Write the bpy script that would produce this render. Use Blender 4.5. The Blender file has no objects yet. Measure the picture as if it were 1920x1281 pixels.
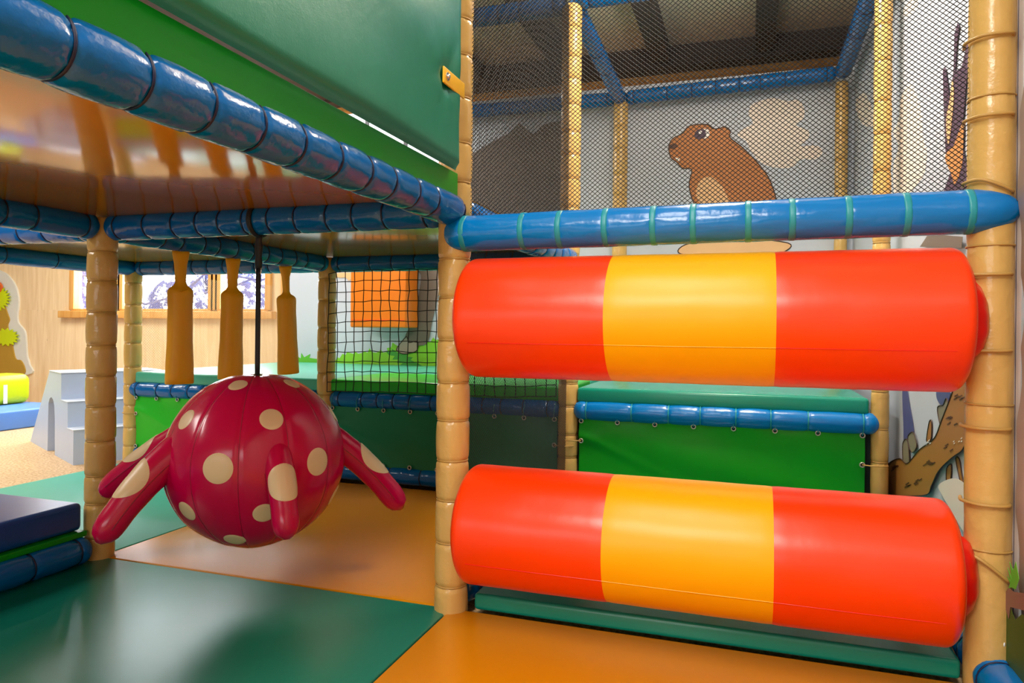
import bpy, math, random
import numpy as np
from mathutils import Vector, Matrix
random.seed(4)
SC = bpy.context.scene
COL = SC.collection
L, M = 1.396, 1.455          # post grid of the play frame: across, deep
WT = 3.7                     # window wall

# ---------------- camera ----------------
cd = bpy.data.cameras.new('camera'); cam = bpy.data.objects.new('camera', cd); COL.objects.link(cam)
yaw, pit, rol = -0.32172, 0.00197, 0.010435
Fv = Vector((math.sin(yaw)*math.cos(pit), math.cos(yaw)*math.cos(pit), math.sin(pit)))
R0 = Vector((math.cos(yaw), -math.sin(yaw), 0)); U0 = R0.cross(Fv)
Rv = R0*math.cos(rol)+U0*math.sin(rol); Uv = -R0*math.sin(rol)+U0*math.cos(rol)
mt = Matrix((Rv, Uv, -Fv)).transposed().to_4x4(); mt.translation = Vector((.84215, -1.97031, .84696))
cam.matrix_world = mt
cd.sensor_width = 36; cd.lens = 1321.14/1920*36; cd.shift_y = -26.53/1920; cd.clip_start = .02
SC.camera = cam

# ---------------- world, lights, exposure ----------------
w = bpy.data.worlds.new('sky'); SC.world = w; w.use_nodes = True
bg = w.node_tree.nodes['Background']; bg.inputs[0].default_value = (.86, .93, 1, 1); bg.inputs[1].default_value = 14.0
def area(name, loc, size, power, col=(1, .93, .84), size_y=None, rot=(0, 0, 0)):
    l = bpy.data.lights.new(name, 'AREA'); l.energy = power; l.color = col; l.size = size
    if size_y: l.shape = 'RECTANGLE'; l.size_y = size_y
    o = bpy.data.objects.new(name, l); COL.objects.link(o); o.location = loc; o.rotation_euler = rot
    o['label'] = 'ceiling light or added fill'; o['category'] = 'light'
    return o
W_ = (1, .965, .91)
area('ceiling_lamp', (.35, -3.4, 2.8), .9, 95, W_, size_y=1.6)
area('ceiling_lamp', (-1.2, -4.2, 2.8), .9, 62, W_, size_y=1.6)
area('ceiling_lamp', (.5, -1.3, 2.8), .4, 20, W_, size_y=1.2)
area('ceiling_lamp', (-4.0, -2.0, 2.8), .9, 70, W_, size_y=1.6)
area('ceiling_lamp', (-4.9, 1.6, 2.8), .9, 95, W_, size_y=1.8)
area('ceiling_lamp', (-1.9, 3.3, 2.8), .3, 30, W_, size_y=1.2)
area('ceiling_lamp', (-1.9, 2.2, 2.6), .5, 30, W_, size_y=1.0)
area('ceiling_lamp', (.75, .9, 2.7), .3, 34, (1, .9, .76), size_y=.5)
area('window_light', (-.6, -5.9, 1.5), 2.6, 26, (.93, .97, 1), size_y=.9, rot=(math.pi/2, 0, 0))  # unseen frontal fill added behind the camera, no window built there
area('upward_fill', (.75, .9, 2.4), .3, 75, W_, size_y=.5, rot=(math.pi, 0, 0))  # added fill aimed upwards to brighten the ceiling above the net
area('upward_fill', (-.3, -3.2, 2.2), .6, 70, W_, size_y=.6, rot=(math.pi, 0, 0))  # added out of view, bounces off the ceiling as soft fill
area('upward_fill', (-5.5, -1.0, 2.2), .6, 60, W_, size_y=.6, rot=(math.pi, 0, 0))  # another added upward fill, outside the view on the left
SC.view_settings.view_transform = 'Standard'; SC.view_settings.look = 'None'
SC.view_settings.exposure = 0.40; SC.view_settings.gamma = 1; SC.view_settings.use_curve_mapping = False

# ---------------- materials ----------------
def s2l(c): return tuple((x/12.92 if x <= .04045 else ((x+.055)/1.055)**2.4) for x in c)
def hexc(h): return s2l(tuple(int(h[i:i+2], 16)/255 for i in (0, 2, 4)))+(1,)
MATS = {}
def mat(name, h, rough=.3, bump=0, scale=8, vary=.06, spec=.5, metal=0, stretch=None, fine=0, coat=0):
    if name in MATS: return MATS[name]
    m = bpy.data.materials.new(name); m.use_nodes = True; nt = m.node_tree; b = nt.nodes['Principled BSDF']
    b.inputs['Roughness'].default_value = rough; b.inputs['Specular IOR Level'].default_value = spec
    b.inputs['Metallic'].default_value = metal; b.inputs['Coat Weight'].default_value = coat; b.inputs['Coat Roughness'].default_value = .08
    c = hexc(h)
    tc = nt.nodes.new('ShaderNodeTexCoord'); mp = nt.nodes.new('ShaderNodeMapping')
    nt.links.new(tc.outputs['Object'], mp.inputs[0])
    if stretch: mp.inputs['Scale'].default_value = stretch
    n = nt.nodes.new('ShaderNodeTexNoise'); n.inputs['Scale'].default_value = scale; n.inputs['Detail'].default_value = 4
    nt.links.new(mp.outputs[0], n.inputs['Vector'])
    mx = nt.nodes.new('ShaderNodeMix'); mx.data_type = 'RGBA'
    mx.inputs[6].default_value = tuple(x*(1-vary) for x in c[:3])+(1,); mx.inputs[7].default_value = tuple(min(1, x*(1+vary)) for x in c[:3])+(1,)
    nt.links.new(n.outputs['Fac'], mx.inputs[0]); nt.links.new(mx.outputs[2], b.inputs['Base Color'])
    if bump:
        bp = nt.nodes.new('ShaderNodeBump'); bp.inputs['Strength'].default_value = bump; bp.inputs['Distance'].default_value = .01
        nt.links.new(n.outputs['Fac'], bp.inputs['Height']); nt.links.new(bp.outputs[0], b.inputs['Normal'])
        if fine:
            n2 = nt.nodes.new('ShaderNodeTexNoise'); n2.inputs['Scale'].default_value = fine; nt.links.new(tc.outputs['Object'], n2.inputs['Vector'])
            b2 = nt.nodes.new('ShaderNodeBump'); b2.inputs['Strength'].default_value = .12; b2.inputs['Distance'].default_value = .002
            nt.links.new(n2.outputs['Fac'], b2.inputs['Height']); nt.links.new(bp.outputs[0], b2.inputs['Normal']); nt.links.new(b2.outputs[0], b.inputs['Normal'])
    MATS[name] = m; return m
TAN = mat('tan_vinyl', 'd0a860', .22, .4, 22, .04, spec=.5)
TIE = mat('tan_cord', 'b8904a', .5)
BLUE = mat('blue_vinyl', '0060a8', .16, .4, 20, .05, spec=.45)
RAIL = mat('railing_blue_vinyl', '0074c0', .2, .25, 18, .05, spec=.45)
TEAL = mat('teal_tie', '1d8f9c', .4)
NAVY = mat('navy_thread', '080c38', .5)
ORANGE = mat('orange_vinyl', 'f83c00', .3, .12, 9, .04, spec=.5)
YELLOW = mat('yellow_vinyl', 'fbae00', .34, .07, 9, .02, spec=.35)
RED = mat('red_vinyl', 'e81204', .3, .2, 8, .05)
CRIM = mat('crimson_vinyl', 'c80048', .2, .16, 7, .04, spec=.45)
CREAM = mat('cream_vinyl', 'ead0a6', .35, .15, 7, .04)
OCHRE = mat('ochre_vinyl', 'ffb414', .42, .2, 9, .06)
FLO = mat('floor_mat_orange', 'd28600', .28, .10, 3, .05, spec=.28, fine=500)
FLG = mat('floor_mat_green', '027a64', .3, .12, 3, .07, fine=500)
FLT = mat('floor_mat_turquoise', '3fae99', .4, .12, 3, .06, fine=500)
TURQ = mat('turquoise_vinyl', '0c8c76', .25, .12, 5, .06)
LTURQ = mat('light_turquoise_vinyl', '4bb39b', .3, .1, 5, .06)
PADG = mat('bottle_green_vinyl', '0d7a5c', .34, .3, 5, .08, fine=350)
GREEN = mat('bright_green_vinyl', '009a14', .38, .15, 4, .05, spec=.3)
LGREEN = mat('grass_green_vinyl', '22b428', .34, .1, 5, .06, spec=.35)
DGREEN = mat('dark_green_vinyl', '047a54', .35, .15, 4, .05, spec=.4)
DECK = mat('orange_deck_board', 'd68a10', .1, .05, 3, .05, spec=.8)
MBLUE = mat('mat_blue', '0a48a0', .3, .1, 6, .06, fine=400)
PBLUE = mat('pale_blue_vinyl', 'b4c6e4', .4, .1, 5, .04)
SKYB = mat('mid_blue_vinyl', '4f86dc', .4, .1, 5, .04)
LIME = mat('lime_vinyl', 'c6d800', .4, .1, 5, .04)
BLACK = mat('black_net', '0a0a0c', .7)
WEB = mat('black_webbing', '16181c', .6, .3, 60)
BEIGE = mat('beige_net', 'd9c09a', .7)
CHROME = mat('chrome', 'c8c8c8', .2, metal=1)
YPLATE = mat('yellow_plate', 'f2b705', .35)
PIPE = mat('steel_pipe', '8f9499', .4, metal=.8)
WHITEW = mat('mural_grey_white', 'c3cad8', .55, 0, 3, .02)
TARP = mat('mauve_tarp', 'a08f88', .45, .2, 4, .05)
HEM = mat('tarp_hem', 'bdb5b4', .4, .2, 6, .05)
CEIL = mat('ceiling_board', 'c9bca6', .9, .3, 60, .12)
JOIST = mat('dark_joist', '463c38', .8)
PAINT = {k: mat('paint_'+k, h, .55, 0, 5, .03) for k, h in dict(marmot='bd7638', tan='e6b885', white='f4f1ee', plum='4d3650',
    dbrown='5b3320', cloud='ece0d6', beast='76685f', hoof='ab978a', grass='86cf2c', dgrass='3f9c33', bush='5dbb30', orange='c98a4a',
    branch='a5702e', bluef='474f86', claw='87806a', dkgrass='3c5a14', rose='8a6358', outline='40291c').items()}

def wood(name, c1, c2, rough=.55):
    m = bpy.data.materials.new(name); m.use_nodes = True; nt = m.node_tree; b = nt.nodes['Principled BSDF']; b.inputs['Roughness'].default_value = rough
    tc = nt.nodes.new('ShaderNodeTexCoord'); mp = nt.nodes.new('ShaderNodeMapping'); mp.inputs['Scale'].default_value = (9, 9, .7)
    nt.links.new(tc.outputs['Object'], mp.inputs[0])
    n = nt.nodes.new('ShaderNodeTexNoise'); n.inputs['Scale'].default_value = 3; n.inputs['Detail'].default_value = 6; n.inputs['Distortion'].default_value = .6
    nt.links.new(mp.outputs[0], n.inputs['Vector'])
    r = nt.nodes.new('ShaderNodeValToRGB'); r.color_ramp.elements[0].position = .3; r.color_ramp.elements[0].color = hexc(c1)
    r.color_ramp.elements[1].position = .7; r.color_ramp.elements[1].color = hexc(c2); nt.links.new(n.outputs['Fac'], r.inputs[0])
    v = nt.nodes.new('ShaderNodeTexVoronoi'); v.inputs['Scale'].default_value = 4.5
    mp2 = nt.nodes.new('ShaderNodeMapping'); mp2.inputs['Scale'].default_value = (1.6, 1.6, .8); nt.links.new(tc.outputs['Object'], mp2.inputs[0]); nt.links.new(mp2.outputs[0], v.inputs['Vector'])
    kr = nt.nodes.new('ShaderNodeValToRGB'); kr.color_ramp.elements[0].position = .03; kr.color_ramp.elements[0].color = (.35, .35, .35, 1); kr.color_ramp.elements[1].position = .06
    nt.links.new(v.outputs['Distance'], kr.inputs[0])
    mx = nt.nodes.new('ShaderNodeMix'); mx.data_type = 'RGBA'; mx.blend_type = 'MULTIPLY'; mx.inputs[0].default_value = .35
    nt.links.new(r.outputs[0], mx.inputs[6]); nt.links.new(kr.outputs[0], mx.inputs[7]); nt.links.new(mx.outputs[2], b.inputs['Base Color'])
    return m
PINE = wood('pine_panel', 'dcbc8c', 'ecd2a8'); PINED = wood('pine_frame', 'cf8f40', 'e0ad62')
def speckle():
    m = bpy.data.materials.new('speckled_floor'); m.use_nodes = True; nt = m.node_tree; b = nt.nodes['Principled BSDF']; b.inputs['Roughness'].default_value = .45
    tc = nt.nodes.new('ShaderNodeTexCoord'); n = nt.nodes.new('ShaderNodeTexNoise'); n.inputs['Scale'].default_value = 70; n.inputs['Detail'].default_value = 5
    nt.links.new(tc.outputs['Object'], n.inputs['Vector'])
    r = nt.nodes.new('ShaderNodeValToRGB'); r.color_ramp.elements[0].position = .38; r.color_ramp.elements[0].color = hexc('b08a5e'); r.color_ramp.elements[1].position = .6; r.color_ramp.elements[1].color = hexc('dcbd92')
    nt.links.new(n.outputs['Fac'], r.inputs[0]); nt.links.new(r.outputs[0], b.inputs['Base Color']); return m
SPECK = speckle()
def glass():
    m = bpy.data.materials.new('window_glass'); m.use_nodes = True; nt = m.node_tree; nt.nodes.remove(nt.nodes['Principled BSDF'])
    t = nt.nodes.new('ShaderNodeBsdfTransparent'); g = nt.nodes.new('ShaderNodeBsdfGlossy'); g.inputs['Roughness'].default_value = .02
    mx = nt.nodes.new('ShaderNodeMixShader'); mx.inputs[0].default_value = .06
    nt.links.new(t.outputs[0], mx.inputs[1]); nt.links.new(g.outputs[0], mx.inputs[2]); nt.links.new(mx.outputs[0], nt.nodes['Material Output'].inputs[0]); return m
GLASS = glass()
def rockmat():
    m = bpy.data.materials.new('snowy_rock'); m.use_nodes = True; nt = m.node_tree; b = nt.nodes['Principled BSDF']; b.inputs['Roughness'].default_value = .9
    tc = nt.nodes.new('ShaderNodeTexCoord'); n = nt.nodes.new('ShaderNodeTexNoise'); n.inputs['Scale'].default_value = 7; n.inputs['Detail'].default_value = 9; n.inputs['Roughness'].default_value = .75
    nt.links.new(tc.outputs['Object'], n.inputs['Vector'])
    r = nt.nodes.new('ShaderNodeValToRGB'); r.color_ramp.elements[0].position = .50; r.color_ramp.elements[0].color = (.012, .012, .06, 1); r.color_ramp.elements[1].position = .57; r.color_ramp.elements[1].color = (.85, .86, .93, 1)
    nt.links.new(n.outputs['Fac'], r.inputs[0]); nt.links.new(r.outputs[0], b.inputs['Base Color']); return m
ROCK = rockmat()

# ---------------- helpers ----------------
def link(name, verts, faces, m, parent=None, smooth=True, loc=(0, 0, 0), sharp=None):
    me = bpy.data.meshes.new(name)
    v = np.asarray(verts, float).reshape(-1, 3)-np.asarray(loc, float)
    me.from_pydata(v.tolist(), [], [tuple(int(i) for i in f) for f in faces]); me.materials.append(m)
    if smooth:
        me.polygons.foreach_set('use_smooth', [True]*len(me.polygons))
        if sharp: me.set_sharp_from_angle(angle=sharp)
    o = bpy.data.objects.new(name, me); COL.objects.link(o); o.location = loc
    if parent is not None:
        o.parent = parent; pl = Vector((0, 0, 0)); q = parent
        while q is not None: pl += q.location; q = q.parent
        o.location = Vector(loc)-pl
    me.update(); return o
def empty(name, loc=(0, 0, 0)):
    o = bpy.data.objects.new(name, None); COL.objects.link(o); o.location = loc; o.empty_display_size = .05; return o
def tag(o, label, cat, group=None):
    o['label'] = label; o['category'] = cat
    if group: o['group'] = group
    return o
def struct(o): o['kind'] = 'structure'; return o
def frame(d):
    d = Vector(d).normalized(); a = Vector((0, 0, 1)) if abs(d.z) < .9 else Vector((1, 0, 0))
    x = a.cross(d).normalized(); y = d.cross(x); return np.array(x), np.array(y), np.array(d)
def grid_faces(nr, nc, closed=True, caps=False):
    f = []
    for i in range(nr-1):
        for j in range(nc if closed else nc-1):
            a = i*nc+j; b = i*nc+(j+1) % nc; f.append((a, b, b+nc, a+nc))
    if caps: f.append(tuple(range(nc-1, -1, -1))); f.append(tuple(range((nr-1)*nc, nr*nc)))
    return f
def lathe(A, d, prof, n=32, wob=None):
    """prof: list of (t along d, radius); wob(t,theta)->radius factor"""
    x, y, z = frame(d); A = np.array(A, float); V = []
    for t, r in prof:
        for k in range(n):
            th = 2*math.pi*k/n; rr = r*(wob(t, th) if wob else 1)
            V.append(A+z*t+rr*(x*math.cos(th)+y*math.sin(th)))
    return V, grid_faces(len(prof), n, True, True)
def sweep(pts, radii, n=12, flat=None, updir=None):
    pts = [np.array(p, float) for p in pts]; V = []; prev = None
    for i, p in enumerate(pts):
        d = pts[min(i+1, len(pts)-1)]-pts[max(i-1, 0)]; d = d/np.linalg.norm(d)
        if prev is None:
            x = np.array(updir, float) if updir is not None else frame(d)[0]
        else: x = prev
        x = x-d*(x@d); x /= np.linalg.norm(x); y = np.cross(d, x); prev = x
        rx, ry = radii[i] if isinstance(radii[i], tuple) else (radii[i], radii[i])
        for k in range(n):
            th = 2*math.pi*k/n; V.append(p+rx*x*math.cos(th)+ry*y*math.sin(th))
    return V, grid_faces(len(pts), n, True, True)
def tube(name, pts, r, m, parent=None, n=8, loc=None):
    V, F = sweep(pts, [r]*len(pts), n); return link(name, V, F, m, parent, loc=pts[0] if loc is None else loc, sharp=1.0)
def bez(p0, p1, p2, p3, n):
    p0, p1, p2, p3 = [np.array(p, float) for p in (p0, p1, p2, p3)]; return [(1-t)**3*p0+3*(1-t)**2*t*p1+3*(1-t)*t*t*p2+t**3*p3 for t in np.linspace(0, 1, n)]
def box(name, lo, hi, m, parent=None, bev=0, seg=3, loc=None, puff=0):
    """rounded box; puff swells the faces like upholstery"""
    lo = np.array(lo, float); hi = np.array(hi, float); c = (lo+hi)/2; h = (hi-lo)/2
    base = np.array([c[0], c[1], lo[2]]) if loc is None else loc
    if bev <= 0:
        V = [(x, y, z) for x in (lo[0], hi[0]) for y in (lo[1], hi[1]) for z in (lo[2], hi[2])]
        F = [(0, 1, 3, 2), (4, 6, 7, 5), (0, 4, 5, 1), (2, 3, 7, 6), (0, 2, 6, 4), (1, 5, 7, 3)]
        return link(name, V, F, m, parent, False, base)
    bev = min(bev, h.min()*.98)
    # subdivided cube shell mapped to a rounded box
    def ax(hh):
        inner = np.linspace(-(hh-bev), hh-bev, 9) if puff else np.array([-(hh-bev), hh-bev])
        e = [hh-bev+bev*math.sin(math.pi/2*k/seg) for k in range(1, seg+1)]
        return np.array([-v for v in e[::-1]]+inner.tolist()+e)
    g = [ax(h[i]) for i in range(3)]; idx = {}; V = []; F = []
    def vert(i, j, k):
        key = (i, j, k)
        if key in idx: return idx[key]
        p = np.array([g[0][i], g[1][j], g[2][k]]); q = np.clip(p, -(h-bev), h-bev); d = p-q; nrm = np.linalg.norm(d)
        if nrm > 1e-9:
            md = np.abs(d).max(); r = bev if md >= bev-1e-6 or nrm > 0 else md
            on = [(i in (0, len(g[0])-1)), (j in (0, len(g[1])-1)), (k in (0, len(g[2])-1))]
            if any(on): d = d/nrm*bev
        p = q+d
        if puff:
            for a in range(3):
                o_ = [b for b in range(3) if b != a]
                if abs(abs(p[a])-h[a]) < 1e-6:
                    s = 1
                    for b in o_: s *= max(0, 1-(p[b]/h[b])**4)
                    p[a] += math.copysign(puff*s, p[a])
        idx[key] = len(V); V.append(p+c); return idx[key]
    n = [len(a) for a in g]
    for a in range(3):
        b, d = [(1, 2), (2, 0), (0, 1)][a]
        for side in (0, n[a]-1):
            for i in range(n[b]-1):
                for j in range(n[d]-1):
                    q = []
                    for (ii, jj) in ((i, j), (i+1, j), (i+1, j+1), (i, j+1)):
                        t = [0, 0, 0]; t[a] = side; t[b] = ii; t[d] = jj; q.append(vert(*t))
                    F.append(q if side else q[::-1])
    return link(name, V, F, m, parent, True, base)
def prism(name, poly, axis, lo, hi, m, parent=None, loc=None, origin=None, xd=None, nd=None):
    """extrude polygon; poly in (s,z); origin + s*xd, extruded along nd from lo to hi"""
    o = np.array(origin, float); xd = np.array(xd, float); nd = np.array(nd, float); n = len(poly)
    V = [o+xd*s+np.array([0, 0, z])+nd*lo for s, z in poly]+[o+xd*s+np.array([0, 0, z])+nd*hi for s, z in poly]
    F = [tuple(range(n)), tuple(range(2*n-1, n-1, -1))]+[(i, i+n, (i+1) % n+n, (i+1) % n) for i in range(n)]
    ob = link(name, V, F, m, parent, False, loc if loc is not None else o)
    return ob
def dup(o, loc, parent=None):
    c = o.copy(); COL.objects.link(c)
    if parent is not None: c.parent = parent
    c.location = loc; return c
def ring_mesh(r, t, n=28, k=6):
    V = []; F = []
    for i in range(n):
        a = 2*math.pi*i/n
        for j in range(k):
            b = 2*math.pi*j/k; rr = r+t*math.cos(b); V.append((rr*math.cos(a), rr*math.sin(a), t*1.6*math.sin(b)))
    for i in range(n):
        for j in range(k):
            F.append((i*k+j, ((i+1) % n)*k+j, ((i+1) % n)*k+(j+1) % k, i*k+(j+1) % k))
    return V, F

# ---- padded tubes: posts and beams ----
def padded(name, A, B, r, m, seam_m, label, cat, step=.12, taper=(0, 0), tie='tie', groove=.10, group=None, tie_w=.0017, band=0, bulge=.035, smoothp=False):
    A = np.array(A, float); B = np.array(B, float); D = B-A; ln = np.linalg.norm(D); d = D/ln
    root = empty(name, A); tag(root, label, cat, group)
    rs = random.Random(hash((round(A[0]*100), round(A[1]*100), round(B[2]*100), round(B[1]*100))) & 0xffff)
    ns = max(1, round(ln/step)); seams = [ln*k/ns+(rs.uniform(-.012, .012) if 0 < k < ns else 0) for k in range(ns+1)]
    if taper[0]: seams[0] = -1; seams[1] = taper[0]+.02
    if taper[1]: seams[-1] = ln+1; seams[-2] = ln-taper[1]-.02
    prof = []; ts = set()
    for a, b in zip(seams[:-1], seams[1:]):
        a0, b0 = max(a, 0), min(b, ln)
        for q in (0, .03, .07, .13, .25, .4, .55, .7, .83, .91, .96): ts.add(round(a0+(b0-a0)*q, 5))
    ts.add(round(ln, 5))
    for e, s in ((taper[0], 0), (taper[1], 1)):
        if e:
            for k in range(9):
                t = e*(1-math.cos(k/8*math.pi/2)); ts.add(round(t if s == 0 else ln-t, 5))
    ph = [rs.uniform(0, 6.28) for _ in range(8)]
    for t in sorted(ts):
        dist = min(abs(t-s) for s in seams)
        k = sum(1 for s in seams if s <= t); a = seams[max(0, k-1)]; b = seams[min(k, len(seams)-1)]
        q = 0 if b <= a else (t-max(a, 0))/(min(b, ln)-max(a, 0)+1e-9)
        rr = r*(1-groove*math.exp(-(dist/.0065)**2)+(.0 if smoothp else bulge*math.sin(math.pi*min(1, max(0, q)))))
        for e, tt in ((taper[0], t), (taper[1], ln-t)):
            if e and tt < e: rr *= math.sqrt(max(.0009, 1-(1-tt/e)**2))
        prof.append((t, rr))
    def wob(t, th):
        dist = min(abs(t-s) for s in seams); wv = math.exp(-dist/.022)
        return 1+wv*.028*(math.sin(9*th+ph[0]+t*30)+.6*math.sin(15*th+ph[1]))+.008*math.sin(2*th+ph[2]+t*9)+(.006*math.sin(5*th+t*60+ph[3]))
    V, F = lathe(A, d, prof, 36, wob); link('padding', V, F, m, root, loc=A)
    rv, rf = ring_mesh(r*(1-groove)+.0022, tie_w)
    if band:
        q_, f_ = lathe((0, 0, 0), (0, 0, 1), [(-band, r*.97), (-band*.9, r*1.012), (-band*.4, r*1.022), (band*.4, r*1.022), (band*.9, r*1.012), (band, r*.97)], 36); rv, rf = [tuple(v) for v in q_], f_
        fx, fy, fz = frame((0, 0, 1)); BM = np.array([fx, fy, fz]); rv = (np.array(rv)@BM.T).tolist()
    x, y, z = frame(d); Mx = np.array([x, y, z]).T; first = None
    for s in seams:
        if s < .01 or s > ln-.01: continue
        p = d*s
        if first is None:
            first = link(tie, (np.array(rv)@Mx.T), rf, seam_m, None); first.parent = root; first.location = p
        else: dup(first, p, root)
    return root
PR = .049
def post(x, y, z0, z1, label, **k): return padded('padded_post', (x, y, z0), (x, y, z1), k.pop('r', PR), TAN, TIE, label, 'post', **k)
def beam(A, B, label, m=BLUE, s=NAVY, **k): return padded('padded_beam', A, B, k.pop('r', .047), m, s, label, 'beam', **k)
# ================= STRUCTURE =================
struct(box('floor', (-9, -6, -.14), (1.7, WT+.1, -.04), SPECK))
struct(box('ceiling', (-9, -6, 3.0), (1.7, WT+.1, 3.1), CEIL))
joists = []
for i, u in enumerate([-8+.74*k for k in range(13)]):
    o = struct(box('trim_%d' % (i+1), (u+.06-.06, -6, 2.87), (u+.06+.07, 3.45, 3.0), JOIST))
struct(box('trim_14', (-9, 3.45, 2.84), (1.6, 3.6, 3.0), JOIST))
struct(box('trim_15', (-9, 3.6, 2.80), (1.6, WT, 2.86), PINED))
struct(box('wall_left', (-9.1, -6, -.14), (-9, WT+.1, 3.1), mat('plain_wall', 'a39c90', .8)))
struct(box('wall_near', (-9.1, -6.1, -.14), (1.8, -6, 3.1), mat('plain_wall', 'a39c90', .8)))
struct(box('wall_right', (1.7, -6.1, -.14), (1.8, WT+.1, 3.1), mat('plain_wall', 'a39c90', .8)))
# window wall with three openings
wx = [(-6.0, -5.40), (-5.33, -4.17), (-4.09, -3.50)]; wz = (1.0, 1.95)
wl = empty('wall_back', (-4, WT, 0)); struct(wl)
def wseg(a, b): box('wall_panel', a, b, PINE, wl)
wseg((-9, WT, -.04), (1.7, WT+.1, wz[0])); wseg((-9, WT, wz[1]), (1.7, WT+.1, 3.0))
wseg((-9, WT, wz[0]), (wx[0][0], WT+.1, wz[1])); wseg((wx[2][1], WT, wz[0]), (1.7, WT+.1, wz[1]))
for a, b in ((wx[0][1], wx[1][0]), (wx[1][1], wx[2][0])): box('mullion', (a, WT-.03, wz[0]), (b, WT+.1, wz[1]), PINED, wl, bev=.004)
for i, (a, b) in enumerate(wx):
    w_ = empty('window_%d' % (i+1), ((a+b)/2, WT, wz[0])); struct(w_)
    for lo, hi in (((a-.03, WT-.03, wz[0]-.0), (a+.035, WT+.06, wz[1])), ((b-.035, WT-.03, wz[0]), (b+.03, WT+.06, wz[1])),
                   ((a, WT-.03, wz[1]-.04), (b, WT+.06, wz[1]+.02)), ((a, WT-.03, wz[0]-.012), (b, WT+.06, wz[0]+.012))):
        box('window_frame', lo, hi, PINED, w_, bev=.004)
    box('window_pane', (a+.03, WT+.04, wz[0]+.01), (b-.03, WT+.048, wz[1]-.03), GLASS, w_)
struct(box('trim_16', (-6.14, WT-.07, wz[0]-.085), (-3.42, WT+.01, wz[0]-.012), PINED, bev=.006))
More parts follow.
